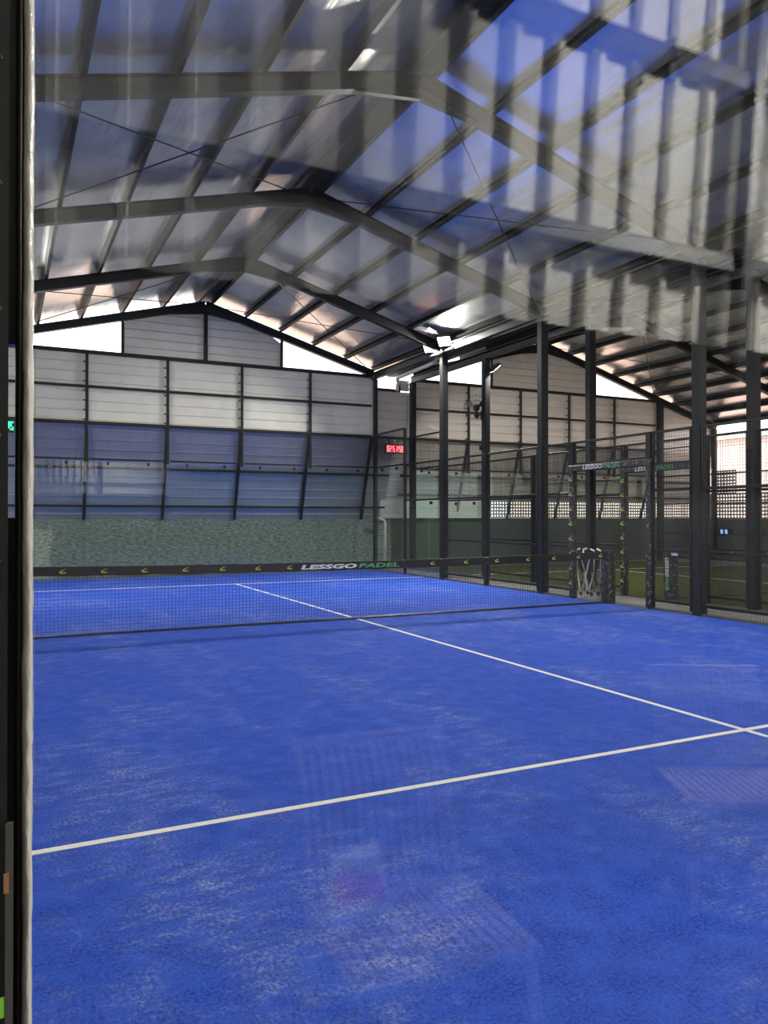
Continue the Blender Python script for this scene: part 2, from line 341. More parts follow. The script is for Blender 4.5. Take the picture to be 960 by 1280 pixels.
for nm, hx, xs in (('blue', 0, (-3, -1, 1, 3)), ('green', X2, (-3, -1, 1, 3))):
    for i, dx in enumerate(xs):
        x = hx + dx
        mb = MB().bar((x, 9.985, 2.95), (x, 9.985, 5.72), .07, .06, (0, 1, 0))
        t = thing('wall_mullion', (x, 9.985, 2.95), f'black steel mullion, {ORD[i]} from the left on the far wall of the {nm} court', 'mullion', 'steel mullions on the far walls')
        build('upright', mb, M['steel'], t)
        for k in range(7): build('sheet_clip', MB().box(x - .085, x - .035, 9.99, 10.03, 4.02 + k * .243, 4.05 + k * .243), M['steel2'], t)
    for i, dx in enumerate((-2.14, 0 + .0, 2.14)):
        x = hx + dx; zt = zr(dx) - .1
        build('gable_post', MB().bar((x, 9.985, 5.78), (x, 9.985, zt), .075 if i != 1 else .1, .06, (0, 1, 0)), M['steel'], None, f"black steel gable post {['left of', 'under', 'right of'][i]} the ridge on the far wall of the {nm} court", 'post', 'gable posts')
    for i, dx in enumerate((-3, -1, 1, 3, 5 - .05)):
        x = hx + dx
        build('leaning_column', MB().bar((x, YW - .04, 3.9), (x, YB - .09, 1.5), .08, .07, (1, 0, 0)), M['steel'], None, f'black leaning column, {ORD[i]} from the left behind the {nm} court glass', 'column', 'leaning columns behind the glass')
for z, nm in ((2.84, 'upper'), (1.86, 'lower')):
    f = (z - 1.52) / 2.46; y = YB + (YW - YB) * f - .07
    build('girt', MB().bar((-5.2, y, z), (5.7, y, z), .06, .06), M['steel'], None, f'{nm} dark girt across the leaning siding behind the blue court', 'girt', 'girts on the leaning siding')
    zg = z if nm == 'upper' else z + .4; y = YB - .16 + (YW - YB + .16) * (zg - 2.1) / 1.88 - .08
    build('girt', MB().bar((6.1, y, zg), (19.2, y, zg), .06, .06), M['steel'], None, f'{nm} dark girt across the leaning siding behind the green court', 'girt', 'girts on the leaning siding')

# ------------------------------------------------------------------ roof
IB = lambda d, w, t=.012: [(-w / 2, -d / 2), (w / 2, -d / 2), (w / 2, -d / 2 + t), (t / 2, -d / 2 + t), (t / 2, d / 2 - t), (w / 2, d / 2 - t), (w / 2, d / 2), (-w / 2, d / 2), (-w / 2, d / 2 - t), (-t / 2, d / 2 - t), (-t / 2, -d / 2 + t), (-w / 2, -d / 2 + t)]
def CP(h, w, t=.008, s=1):
    p = [(-w / 2, -h / 2), (w / 2, -h / 2), (w / 2, -h / 2 + .02), (w / 2 - t, -h / 2 + .02), (w / 2 - t, -h / 2 + t), (-w / 2 + t, -h / 2 + t), (-w / 2 + t, h / 2 - t), (w / 2 - t, h / 2 - t), (w / 2 - t, h / 2 - .02), (w / 2, h / 2 - .02), (w / 2, h / 2), (-w / 2, h / 2)]
    return [(a * s, b) for a, b in p]
FR = (10.0, 6.0, 2.0, -2.0, -6.0, -10.0, -13.9)
for hn, hx, xr in (('blue', 0, 5.0), ('green', X2, 8.05)):
    for i, y in enumerate(FR):
        d = .22 if y != 10 else .2
        t = thing('roof_frame', (hx, y, zr(0)), f'dark steel roof frame, {ORD[i]} from the far wall, over the {hn} court', 'roof frame', 'roof frames')
        build('rafter', MB().prism(IB(d, .14), (hx, y, ZR), (hx - 5.0, y, zr(-5.0)), (0, 0, 1)), M['steel'], t)
        build('rafter', MB().prism(IB(d, .14), (hx, y, ZR), (hx + xr, y, zr(xr)), (0, 0, 1)), M['steel'], t)
        # tapered haunch plates under the ridge
        hp = [(-1.0, zr(-1.0) - d / 2), (0, ZR - d / 2 - .14), (1.0, zr(1.0) - d / 2), (.9, zr(.9)), (0, ZR), (-.9, zr(-.9))]
        build('apex_haunch', MB().plate([(a, b) for a, b in hp], frame_M((hx, y + .04, 0), (1, 0, 0), (0, 0, 1)), .08), M['steel'], t)
    px = [-5.2, -4.15, -3.15, -2.15, -1.12, -.2, .2, 1.12, 2.12, 3.12, 4.12, 5.02]
    if hn == 'green': px += [6.0, 7.0, 8.0]
    for dx in px:
        h = .15; z = zr(dx) + .11 + h / 2; s = SL if dx < 0 else -SR
        up = Vector((-s, 0, 1)).normalized(); sd = 'left' if dx < 0 else 'right'; k = round(abs(dx))
        lab = f'long dark roof purlin beside the ridge, {sd} slope over the {hn} court' if k == 0 else f'long dark roof purlin, {ORD[k - 1]} below the ridge on the {sd} slope over the {hn} court'
        ends = (10.25, -14.1)
        build('roof_purlin', MB().prism(CP(h, .065, .008, 1 if dx > 0 else -1), (hx + dx, ends[0], z), (hx + dx, ends[1], z), up), M['steel'], None, lab, 'purlin', 'roof purlins')
    # foil faced roof sheets sagging a little between purlins
    for sd, edge in ((-1, [0, -.2, -1.12, -2.15, -3.15, -4.15, -5.2, -5.5]), (1, [0, .2, 1.12, 2.12, 3.12, 4.12, 5.02, 5.45] if hn == 'blue' else [0, .2, 1.12, 2.12, 3.12, 4.12, 5.02, 6, 7, 8, 8.3])):
        if sd < 0 and hn == 'green': edge = edge[:-1] + [-5.35]
        xs = []
        for a, b in zip(edge, edge[1:]):
            nn = 6
            for j in range(nn):
                u = j / nn; xs.append((a + (b - a) * u, math.sin(PI * u) ** 1 * (.02 if abs(b - a) > .6 else 0)))
        xs.append((edge[-1], 0)); ny = 110; mb = MB()
        for top in (0, 1):
            for x, sag in xs:
                for j in range(ny + 1):
                    y = 10.3 - 24.5 * j / ny
                    q = .5 + .8 * noise.noise(Vector((x * .9, y * .7, 4 * sd + hx)))
                    z = zr(x) + .11 + .15 + (.03 if top else -sag * q)
                    mb.v.append(Vector((hx + x, y, z)))
        nx = len(xs)
        for i in range(nx - 1):
            for j in range(ny):
                a = i * (ny + 1) + j; mb.f.append((a, a + ny + 1, a + ny + 2, a + 1)); o = nx * (ny + 1)
                if j % 1 == 0: mb.f.append((o + a, o + a + 1, o + a + ny + 2, o + a + ny + 1))
        ob = build(f"ceiling_{'left' if sd < 0 else 'right'}" + ('' if hn == 'blue' else '_neighbour'), mb, M['roof'], kind='structure', label=f"shiny foil underside of the {'left' if sd < 0 else 'right'} roof slope over the {hn} court", smooth=True)
# ridge capping
for hn, hx in (('blue', 0), ('green', X2)):
    build('ridge_flashing', MB().add([(hx - .22, 10.3, ZR + .215), (hx, 10.3, ZR + .262), (hx + .22, 10.3, ZR + .215), (hx - .22, -14.2, ZR + .215), (hx, -14.2, ZR + .262), (hx + .22, -14.2, ZR + .215),
        (hx - .22, 10.3, ZR + .14), (hx + .22, 10.3, ZR + .14), (hx - .22, -14.2, ZR + .14), (hx + .22, -14.2, ZR + .14)], [(0, 3, 4, 1), (1, 4, 5, 2), (6, 7, 9, 8), (0, 6, 8, 3), (2, 5, 9, 7)]), M['steel'], None, f'dark metal strip along the underside of the ridge over the {hn} court', 'flashing')
# valley gutter
build('valley_gutter', MB().prism([(-.22, .1), (-.12, -.1), (.12, -.1), (.22, .1), (.20, .1), (.11, -.085), (-.11, -.085), (-.20, .1)], (5.68, 10.2, 5.92), (5.68, -14.1, 5.92)), M['steel2'], None, 'dark metal valley gutter between the two roofs', 'gutter')
for x, nm in ((5.0, 'blue'), (6.33, 'green')):
    build('eaves_beam', MB().prism(IB(.2, .12), (x, 10.1, 5.75), (x, -14, 5.75)), M['steel'], None, f'dark steel eaves beam on the column heads beside the {nm} court', 'beam', 'eaves beams')
build('gutter_pipe', MB().tube([(5.76, 9.93, 5.36), (5.76, 9.93, 5.50), (5.75, 9.90, 5.56), (5.74, 9.80, 5.58), (5.45, 9.3, 5.56), (5.3, 9.0, 5.57), (5.28, 7.2, 5.62), (5.32, 6.95, 5.66), (5.40, 6.85, 5.80)], .055, 12), M['pvc'], None, 'pale plastic drain pipe running under the valley gutter', 'pipe', smooth=True)
# bracing rods
def rod(p, q, lab): build('bracing_rod', MB().tube([p, q], .010, 6), M['steel'], None, lab, 'bracing rod', 'roof bracing rods')
for hn, hx in (('blue', 0), ('green', X2)):
    for a, b, w in ((10, 6, 'far'), (2, -2, 'near')):
        for sd in (-1, 1):
            nm = 'left' if sd < 0 else 'right'
            rod((hx + sd * .3, a, zr(sd * .3) + .06), (hx + sd * 4.9, b, zr(sd * 4.9) + .06), f'thin bracing rod falling towards the camera, {w} bay of the {nm} slope, {hn} court')
            rod((hx + sd * .3, b, zr(sd * .3) + .04), (hx + sd * 4.9, a, zr(sd * 4.9) + .04), f'thin bracing rod falling away from the camera, {w} bay of the {nm} slope, {hn} court')

# ------------------------------------------------------------------ columns
def column(x, y, zt, w, lab, grp='tall steel columns'):
    t = thing('steel_column', (x, y, -.012), lab, 'column', grp)
    build('shaft', MB().bar((x, y, -.012), (x, y, zt), w, w, (0, 1, 0)), M['steel2'], t)
    build('base_plate', MB().box(x - w * .5 - .012, x + w * .5 + .012, y - w * .5 - .012, y + w * .5 + .012, -.012, .01), M['steel'], t)
    return t
for x, nm in ((5.07, 'blue'), (6.33, 'green')):
    for y, w_ in ((10, 'at the far wall corner'), (6, 'third nearest to the net post'), (2, 'just beyond the doorway'), (-2, 'just this side of the doorway'), (-6, 'second this side of the doorway'), (-10, 'in line with the near glass')):
        if y == 6: w_ = 'second beyond the doorway'
        column(x, y, 5.66, .17 if not (y == 10 and nm == 'blue') else .11, f'tall dark steel column beside the {nm} court, {w_}')
for x, nm in ((-5.25, 'left side of the blue court'), (16.5, 'right side of the green court')):
    for i, y in enumerate((10, 6, 2, -2, -6)): column(x, y, zr(-5) if x < 0 else zr(5.1) - .08, .2, f'tall dark steel column on the {nm}, {ORD[i]} from the end')
for i, y in enumerate((10, 6, 2, -2)): column(19.25, y, zr(7.9) - .1, .16, f'dark steel column on the low right wall, {ORD[i]} from the far wall')

# ------------------------------------------------------------------ court fences
def grid(mb, P, ex, ey, w, h, pitch, r):
    P, ex, ey = Vector(P), Vector(ex), Vector(ey); n = int(w / pitch); k = int(h / pitch)
    nrm = ex.cross(ey)
    for i in range(1, n): a = P + ex * (w * i / n); mb.bar(a, a + ey * h, r, r, nrm)
    for j in range(1, k): a = P + ey * (h * j / k) + nrm * r; mb.bar(a, a + ex * w, r, r, nrm)
    return mb
def mesh_panel(x0, y0, x1, y1, z0, z1, rails, lab, grp='wire mesh fence panels', pitch=.05, uprights=True):
    P, Q = Vector((x0, y0, z0)), Vector((x1, y1, z0)); w = (Q - P).length; ex = (Q - P) / w; ey = Vector((0, 0, 1))
    t = thing('mesh_fence', (P + Q) / 2, lab, 'fence panel', grp); f = MB()
    for z in rails: f.bar(P + ey * (z - z0), Q + ey * (z - z0), .035, .045)
    if uprights: f.bar(P + ex * .02, P + ex * .02 + ey * (z1 - z0), .035, .035, ex); f.bar(Q - ex * .02, Q - ex * .02 + ey * (z1 - z0), .035, .035, ex)
    build('frame', f, M['steel'], t)
    build('wire_mesh', grid(MB(), P, ex, ey, w, z1 - z0, pitch, .0032), M['wire'], t)
    return t
def glass_panel(x0, y0, x1, y1, z0, z1, lab, m='glass', clamps=True, grp='glass wall panels'):
    P, Q = Vector((x0, y0, z0)), Vector((x1, y1, z0)); ex = (Q - P).normalized()
    if not clamps: return build('glass_screen', MB().bar(P + ex * .004 + Vector((0, 0, (z1 - z0) / 2)), Q - ex * .004 + Vector((0, 0, (z1 - z0) / 2)), .012, z1 - z0 - .01), M[m], None, lab, 'glass panel', grp, 'thing')
    t = thing('glass_screen', (P + Q) / 2, lab, 'glass panel', grp)
    build('pane', MB().bar(P + ex * .004 + Vector((0, 0, (z1 - z0) / 2)), Q - ex * .004 + Vector((0, 0, (z1 - z0) / 2)), .012, z1 - z0 - .01), M[m], t)
    if clamps:
        for k in (.25, .75):
            p = P + (Q - P) * k + Vector((0, 0, z1 - z0 - .045)); n = Vector((-ex.y, ex.x, 0))
            build('clamp', MB().bar(p - n * .03, p + n * .03, .05, .08), M['steel'], t)
    return t
def post(x, y, z1, w, lab): return build('fence_post', MB().bar((x, y, -.012), (x, y, z1), w, w, (0, 1, 0)), M['steel'], None, lab, 'post', 'court fence posts')
DOOR_CLEAR = 2.5
def side(x, nm, inward, ylo):
    s = f'{nm} court side'
    glass_panel(x, 9.90, x, 8.05, .03, 2.98, f'tall glass panel at the far corner of the {s}')
    glass_panel(x, 7.95, x, 6.10, .03, 1.98, f'lower glass panel next to the far corner pane of the {s}')
    mesh_panel(x, 9.9, x, 8.04, 3.02, 4.0, (3.02, 4.0), f'raised wire mesh panel over the far corner glass of the {s}')
    mesh_panel(x, 7.96, x, 6.1, 2.0, 3.0, (2.02, 3.0), f'wire mesh panel above the lower glass pane of the {s}')
    post(x, 8, 4.0, .07, f'black fence post beneath the step in the mesh of the {s}')
    mesh_panel(x, 5.9, x, 4.05, .05, 3.0, (.16, 1.0, 2.02, 3.0), f'wire mesh fence panel farthest beyond the doorway of the {s}')
    post(x, 4, 3.02, .1, f'black fence post between two mesh panels beyond the doorway of the {s}')
    mesh_panel(x, 3.95, x, 2.1, .05, 3.0, (.16, 1.0, 2.02, 3.0), f'wire mesh fence panel second beyond the doorway of the {s}')
    mesh_panel(x, 1.9, x, 1.06, .05, 3.0, (.16, 1.0, 2.02, 3.0), f'narrow wire mesh panel on the far side of the doorway of the {s}')
    mesh_panel(x, .95, x, -.95, 2.58, 3.0, (2.58, 3.0), f'wire mesh strip above the doorway of the {s}')
    mesh_panel(x, -1.06, x, -1.9, .05, 3.0, (.16, 1.0, 2.02, 3.0), f'narrow wire mesh panel on the near side of the doorway of the {s}')
    y = -2.0; i = 0
    while y > ylo:
        mesh_panel(x, y - .1, x, y - 1.95, .05, 3.0, (.16, 1.0, 2.02, 3.0), f'wire mesh fence panel, {ORD[i]} this side of the near column, {s}')
        y -= 2; i += 1
        if y > ylo and y != -6: post(x, y, 3.02, .08, f'black fence post, {ORD[i - 1]} this side of the near column, {s}')
    # padded doorway
    for yy, w_ in ((1, 'far'), (-1, 'near')):
        t = thing('door_post', (x, yy, -.012), f'padded black {w_} door post of the {s}', 'door post', 'padded door posts')
        build('steel_core', MB().bar((x, yy, -.012), (x, yy, 3.02), .07, .07, (0, 1, 0)), M['steel'], t)
        pd = build('pad', MB().bar((x, yy, .02), (x, yy, DOOR_CLEAR), .115, .115, (0, 1, 0)), M['vinyl'], t)
        for fx in (-1, 1) if False else (-1,):
            for k in range(8 if (nm, w_) != ('blue', 'near') else 0): build('emblem', emblem(MB(), frame_M((x - .0605, yy, .3 + k * .285), (0, -1, 0), (0, 0, 1)), .11), M['lime'], pd, 'lime pointed emblem on the padding')
    t = thing('door_lintel', (x, 0, DOOR_CLEAR - .06), f'padded black lintel with club lettering over the doorway of the {s}', 'lintel', 'padded door lintels')
    pd = build('pad', MB().bar((x, 1.06, DOOR_CLEAR), (x, -1.06, DOOR_CLEAR), .12, .115), M['vinyl'], t)
    Mx = frame_M((x - .063, .66, DOOR_CLEAR - .035), (0, -1, 0), (0, 0, 1)); a, w_ = text_mesh('LESSGO', .115, Mx, 1.35, .22, .002, .002)
    build('lettering', a, M['white_logo'], pd, 'white lettering')
    Mx = frame_M((x - .063, .66 - w_ - .01, DOOR_CLEAR - .035), (0, -1, 0), (0, 0, 1)); a, w_ = text_mesh('PADEL', .115, Mx, 1.35, .22, .002, .001)
    build('lettering', a, M['green_logo'], pd, 'green lettering')
    # kerb
    mb = MB(); mb.box(x - .005 if inward < 0 else x - .1, x + .1 if inward < 0 else x + .005, -10, -1.0, -.012, .03); mb.box(x - .005 if inward < 0 else x - .1, x + .1 if inward < 0 else x + .005, 1.0, 10, -.012, .03)
    build('kerb', mb, M['floor'], kind='structure', label=f'low concrete kerb under the fence of the {s}')
side(5.02, 'blue', -1, -8)
side(6.33, 'green', 1, -8)
def back(cx, nm):
    for i in range(5):
        x = cx - 5 + 2 * i
        glass_panel(x + .04 * (i == 0), 9.93, x + 2 - .04 * (i == 4), 9.93, .0, 2.97, f'glass panel, {ORD[i]} from the left in the far end wall of the {nm} court')
        mesh_panel(x + .05, 9.93, x + 1.95, 9.93, 3.02, 3.95, (3.03,), f'wire mesh panel, {ORD[i]} from the left above the far glass of the {nm} court', uprights=False)
back(0, 'blue'); back(X2, 'green')
# right side of the green court: mesh panels
for i, y in enumerate((10, 8, 6, 4, 2)):
    mesh_panel(16.36, y - .05, 16.36, y - 1.95, .05, 3.0 if i else 4.0, (.16, 1.0, 2.02, 3.0) + ((4.0,) if not i else ()), f'wire mesh fence panel, {ORD[i]} from the far wall on the right of the green court')
    if y != 10 and y not in (6, 2): post(16.36, y, 3.05, .08, f'black fence post, {ORD[i]} from the far wall on the right of the green court')

# ------------------------------------------------------------------ nets
def net(cx, nm):
    t = thing('court_net', (cx, 0, 0), f'black sports net with lettered top band across the {nm} court', 'net', 'court nets')
    xl, xr = cx - 4.62, cx + 4.915
    def zt(x): return .885 + .05 * ((x - cx) / 5) ** 2
    N = 48; mb = MB()
    for s_, yy in ((0, -.012), (1, .012)):
        for i in range(N + 1):
            x = xl + (xr - xl) * i / N; z = zt(x); bow = .006 * math.sin(i * 1.7)
            mb.v += [Vector((x, yy, z)), Vector((x, yy * 1.3 + bow * .3, z - .125 + bow))]
    for i in range(N):
        a = 2 * i; b = 2 * (N + 1) + 2 * i
        mb.f += [(a, a + 1, a + 3, a + 2), (b, b + 2, b + 3, b + 1), (a, a + 2, b + 2, b), (a + 1, b + 1, b + 3, a + 3)]
    mb.f += [(0, 2 * N + 2, 2 * N + 3, 1), (2 * N, 2 * N + 1, 4 * N + 3, 4 * N + 2)]
    tb = build('top_band', mb, M['band'], t)
    mb = MB(); n = int((xr - xl) / .05)
    for i in range(n + 1): x = xl + .02 + (xr - xl - .04) * i / n; mb.bar((x, 0, .03), (x, 0, zt(x) - .11), .0035, .0035, (0, 1, 0))
    for k in range(17):
        z = .035 + k * .0455; mb.bar((xl, .002, z), (xr, .002, z), .0032, .0032)
    build('netting', mb, M['wire'], t)
    build('bottom_cord', MB().tube([(xl, 0, .022), (cx, 0, .018), (xr, 0, .022)], .016, 8), M['black'], t)
    zc = zt(cx) - .112
    Mx = frame_M((cx - .93, -.0175, zc + .016), (1, 0, 0), (0, 0, 1)); a, w_ = text_mesh('LESSGO', .088, Mx, 2.95, .16, .002, .004); build('lettering', a, M['white_logo'], tb, 'white lettering')
    Mx = frame_M((cx - .93 + w_ + .02, -.0175, zc + .016), (1, 0, 0), (0, 0, 1)); a, w_ = text_mesh('PADEL', .088, Mx, 2.75, .16, .002, .002); build('lettering', a, M['green_logo'], tb, 'green lettering')
    xs = [-4.2, -3.69, -3.17, -2.62, -2.1, -1.58, -1.1, 1.32, 1.95, 2.56, 3.2, 3.75, 4.3, 4.8]
    for dx in xs:
        x = cx + dx; build('emblem', emblem(MB(), frame_M((x, -.0175, zt(x) - .062), (1, 0, 0), (0, 0, 1)), .085), M['lime'], tb, 'lime pointed emblem on the band')
    build('edge_strap', MB().box(xl - .03, xl + .015, -.018, .018, zt(xl) - .13, zt(xl) + .004), M['white'], tb, 'pale strap at the left end of the band')
    return t
net(0, 'blue'); net(X2, 'green')
def net_post(x, y, nm, lettered):
    t = thing('net_post', (x, y, 0), f'padded black net post at the {nm}', 'net post', 'padded net posts')
    pd = build('pad', MB().bar((x, y, .0), (x, y, .93), .2, .2, (0, 1, 0)), M['vinyl'], t)
    build('cap', MB().bar((x, y, .93), (x, y, .955), .17, .17, (0, 1, 0)), M['black'], t)
    if lettered:
        Mx = frame_M((x - .104, y + .03, .80), (0, 0, -1), (0, -1, 0)); a, w_ = text_mesh('LESSGO', .11, Mx, .95, .15, .002, .003); build('lettering', a, M['white_logo'], pd, 'white lettering running downwards')
        Mx = frame_M((x - .104, y + .03, .80 - w_ - .01), (0, 0, -1), (0, -1, 0)); a, w_ = text_mesh('PADEL', .11, Mx, .8, .15, .002, .003); build('lettering', a, M['green_logo'], pd, 'green lettering running downwards')
    return t
net_post(5.02, .03, 'right end of the blue court net', False)
net_post(6.52, -.02, 'left end of the green court net', True)
# score display on the second net post
t = thing('score_display', (6.52, -.19, .86), 'small black score display with two pale digits on the lettered net post', 'display')
build('case', MB().box(6.42, 6.62, -.30, -.125, .82, .96), M['black'], t)
def digit(mb, Mx, w, h, th, segs):
    S = {'a': (0, h - th, w, h), 'g': (0, h / 2 - th / 2, w, h / 2 + th / 2), 'd': (0, 0, w, th), 'f': (0, h / 2, th, h), 'b': (w - th, h / 2, w, h), 'e': (0, 0, th, h / 2), 'c': (w - th, 0, w, h / 2)}
    for k in segs:
        x0, y0, x1, y1 = S[k]; mb.plate([(x0, y0), (x1, y0), (x1, y1), (x0, y1)], Mx, .004)
SEG = {'0': 'abcdef', '1': 'bc', '2': 'abged', '5': 'afgcd', '6': 'afgedc', '7': 'abc', '8': 'abcdefg', 'V': 'bcfed'}
M['pale_led'] = mat('pale_led', (.4, .45, .6), .4, 0, (.45, .52, .75), .8)
mb = MB()
for k in range(2): digit(mb, frame_M((6.418, -.14 - k * .085, .845), (0, -1, 0), (0, 0, 1)), .06, .095, .015, SEG['0'])
build('digits', mb, M['pale_led'], t)

# ------------------------------------------------------------------ floodlights
def flood(x, y, z, aim, lab, lit=True, power=0, size=.34):
    t = thing('floodlight', (x, y, z), lab, 'floodlight', 'floodlights on the columns'); a = (Vector(aim) - Vector((x, y, z))).normalized()
    up = Vector((0, 0, 1)); ex = a.cross(up).normalized(); ey = ex.cross(a); Mx = Matrix(((ex.x, ey.x, -a.x, x), (ex.y, ey.y, -a.y, y), (ex.z, ey.z, -a.z, z), (0, 0, 0, 1)))
    s = size / 2; h = s * .8
    b = MB().box(-s, s, -h, h, .0, .05, Mx)
    for k in range(7): b.box(-s + .02 + k * (2 * s - .05) / 6, -s + .03 + k * (2 * s - .05) / 6, -h + .02, h - .02, .05, .09, Mx)
    build('housing', b, M['black'], t); build('lens', MB().box(-s + .02, s - .02, -h + .02, h - .02, -.006, .001, Mx), M['lamp'] if lit else M['lamp_off'], t)
    build('bracket', MB().bar(Mx @ Vector((-s - .01, 0, .03)), Mx @ Vector((-s - .01, -h - .08, .06)), .02, .03).bar(Mx @ Vector((s + .01, 0, .03)), Mx @ Vector((s + .01, -h - .08, .06)), .02, .03).bar(Mx @ Vector((-s - .02, -h - .08, .06)), Mx @ Vector((s + .02, -h - .08, .06)), .03, .02), M['steel'], t)
    if lit:
        L = bpy.data.lights.new('flood_light', 'AREA'); L.shape = 'RECTANGLE'; L.size = size - .05; L.size_y = h * 2 - .05; L.energy = power; L.color = (1, .96, .88)
        o = bpy.data.objects.new('flood_light', L); C.objects.link(o); o.matrix_world = Mx @ Matrix.Translation((0, 0, -.02))
    return t
PW = 370
build('lamp_bar', MB().bar((4.93, 6.55, 5.68), (4.93, 5.3, 5.68), .05, .05), M['steel2'], None, 'dark cross bar carrying two lit floodlights by the far column', 'bar', 'floodlight cross bars')
flood(4.83, 6.28, 5.86, (0, 2.2, 0), 'lit square floodlight on the far side of the far column head', power=PW)
flood(4.83, 5.56, 5.88, (0, 1.6, 0), 'lit square floodlight on the near side of the far column head', power=PW)
build('lamp_bar', MB().bar((4.93, -5.3, 5.68), (4.93, -6.55, 5.68), .05, .05), M['steel2'], None, 'dark cross bar carrying two floodlights by the near column', 'bar', 'floodlight cross bars')
flood(4.83, -5.6, 5.86, (0, -2.5, 0), 'lit floodlight beside the blue court, above the picture to the right', power=PW * .35)
flood(4.83, -6.3, 5.86, (1, -4, 0), 'second lit floodlight above the picture beside the blue court', power=PW * .4)
flood(1.0, -11.3, 4.6, (.0, -13.05, 3.9), 'added floodlight, out of view, brightening the rear ribbed wall for its reflection', power=950)  # added lamp, makes the rear wall bright enough to reflect in the glass
build('added_lamp_outrigger', MB().bar((1.04, -11.15, 4.86), (1.04, -12.93, 4.74), .04), M['steel'], None, 'short outrigger made up to carry the added floodlight on the rear ribbed wall', 'outrigger')  # support made up for the added rear lamp
for i, (y, a, p) in enumerate(((5.9, (0, 2.5, 0), PW), (-5.9, (0, -2.5, 0), PW * .3))):
    flood(-4.9, y + .35 * (1 if y > 0 else -1), 5.66, a, f"lit floodlight on the left side of the blue court, {['far', 'near'][i]} end", power=p)
flood(6.55, 5.9, 5.4, (11, 5, 0), 'lit floodlight over the green court on its left far column', power=PW * 1.2)
flood(6.55, -6.2, 5.4, (11, -3, 0), 'lit floodlight over the green court on its left near column', power=PW * .5)

# ------------------------------------------------------------------ clock, signs, fan, cart and other small things
t = thing('digital_clock', (5.65, 9.9, 3.49), 'red lit digital clock beside the far right corner of the blue court', 'clock')
build('case', MB().box(5.34, 5.96, 9.84, 9.91, 3.47, 3.74), M['black'], t); build('display_face', MB().box(5.36, 5.94, 9.835, 9.842, 3.49, 3.72), M['redface'], t)
mb = MB(); x = 5.375
for ch in '02:51:50':
    if ch == ':':
        for z in (3.555, 3.64): mb.box(x, x + .018, 9.829, 9.834, z, z + .022)
        x += .034
    else: digit(mb, frame_M((x, 9.834, 3.515), (1, 0, 0), (0, 0, 1)), .060, .18, .015, SEG[ch]); x += .081
build('digits', mb, M['red'], t)
build('bracket', MB().bar((5.5, 9.91, 3.7), (5.5, 9.97, 3.95), .02, .02).bar((5.8, 9.91, 3.7), (5.8, 9.97, 3.95), .02, .02), M['steel'], t)
t = thing('led_sign', (-4.78, 9.85, 3.6), 'small green lit sign behind the left glass edge', 'sign')
build('case', MB().box(-5.05, -4.66, 9.84, 9.90, 3.60, 3.92), M['black'], t)
mb = MB()
for i in range(9):
    for j in range(5):
        if random.random() < .6: mb.box(-5.03 + i * .041, -5.03 + i * .041 + .032, 9.834, 9.841, 3.66 + j * .043, 3.66 + j * .043 + .033)
build('lit_dots', mb, M['greenled'], t)
for i, (y, lab) in enumerate(((9.5, 'small blue lit display on the low right wall, beside the far column'), (8.2, 'small blue lit display on the low right wall, second from the far column'))):
    t = thing('lit_display', (19.2, y, .95), lab, 'display', 'blue lit displays')
    build('case', MB().box(19.22, 19.3, y - .28, y + .28, .92, 1.12), M['black'], t)
    mb = MB()
    for k, c in enumerate('85'): digit(mb, frame_M((19.218, y + .2 - k * .2, .945), (0, -1, 0), (0, 0, 1)), .12, .15, .035, SEG[c])
    build('digits', mb, M['blueled'], t)
# wall fan on the tall column of the green court
fx, fy, fz = 6.20, 6.25, 4.42
t = thing('wall_fan', (fx, fy, fz - .3), 'round black wall fan with wire cage high on a column', 'fan')
Mx = Matrix.Translation((fx, fy, fz)) @ Matrix.Rotation(math.radians(62), 4, 'Z') @ Matrix.Rotation(math.radians(82), 4, 'Y')
build('motor', MB().lathe([(.02, -.16), (.07, -.15), (.085, -.08), (.085, .02), (.05, .06), (.02, .08)], Mx, 16), M['black'], t, smooth=True)
c = MB()
for r, h in ((.10, .11), (.20, .10), (.30, .06), (.33, .0), (.30, -.06), (.2, -.1)): c.tube([Mx @ Vector((r * math.cos(a), r * math.sin(a), h)) for a in [2 * PI * k / 28 for k in range(28)]], .004, 5, True)
for k in range(20):
    a = 2 * PI * k / 20; c.tube([Mx @ Vector((r * math.cos(a), r * math.sin(a), h)) for r, h in ((.06, .115), (.2, .1), (.30, .06), (.33, 0), (.30, -.06), (.08, -.11))], .003, 4)
build('cage', c, M['wire'], t)
for k in range(3):
    R = Mx @ Matrix.Rotation(2 * PI * k / 3, 4, 'Z') @ Matrix.Rotation(.4, 4, 'X')
    build('blade', MB().plate([(.07, -.03), (.18, -.09), (.28, -.07), (.29, .03), (.2, .06), (.07, .03)], R, .006), M['wire'], t)
build('wall_bracket', MB().tube([Mx @ Vector((0, 0, -.14)), (fx + .02, fy - .0, fz - .22), (6.30, 6.08, fz - .22)], .018, 8).box(6.24, 6.36, 6.09, 6.12, fz - .34, fz - .1), M['black'], t)
build('switch_box', MB().box(6.22, 6.30, 6.09, 6.15, 3.3, 3.42), M['black'], None, 'small black switch box under the wall fan', 'switch')
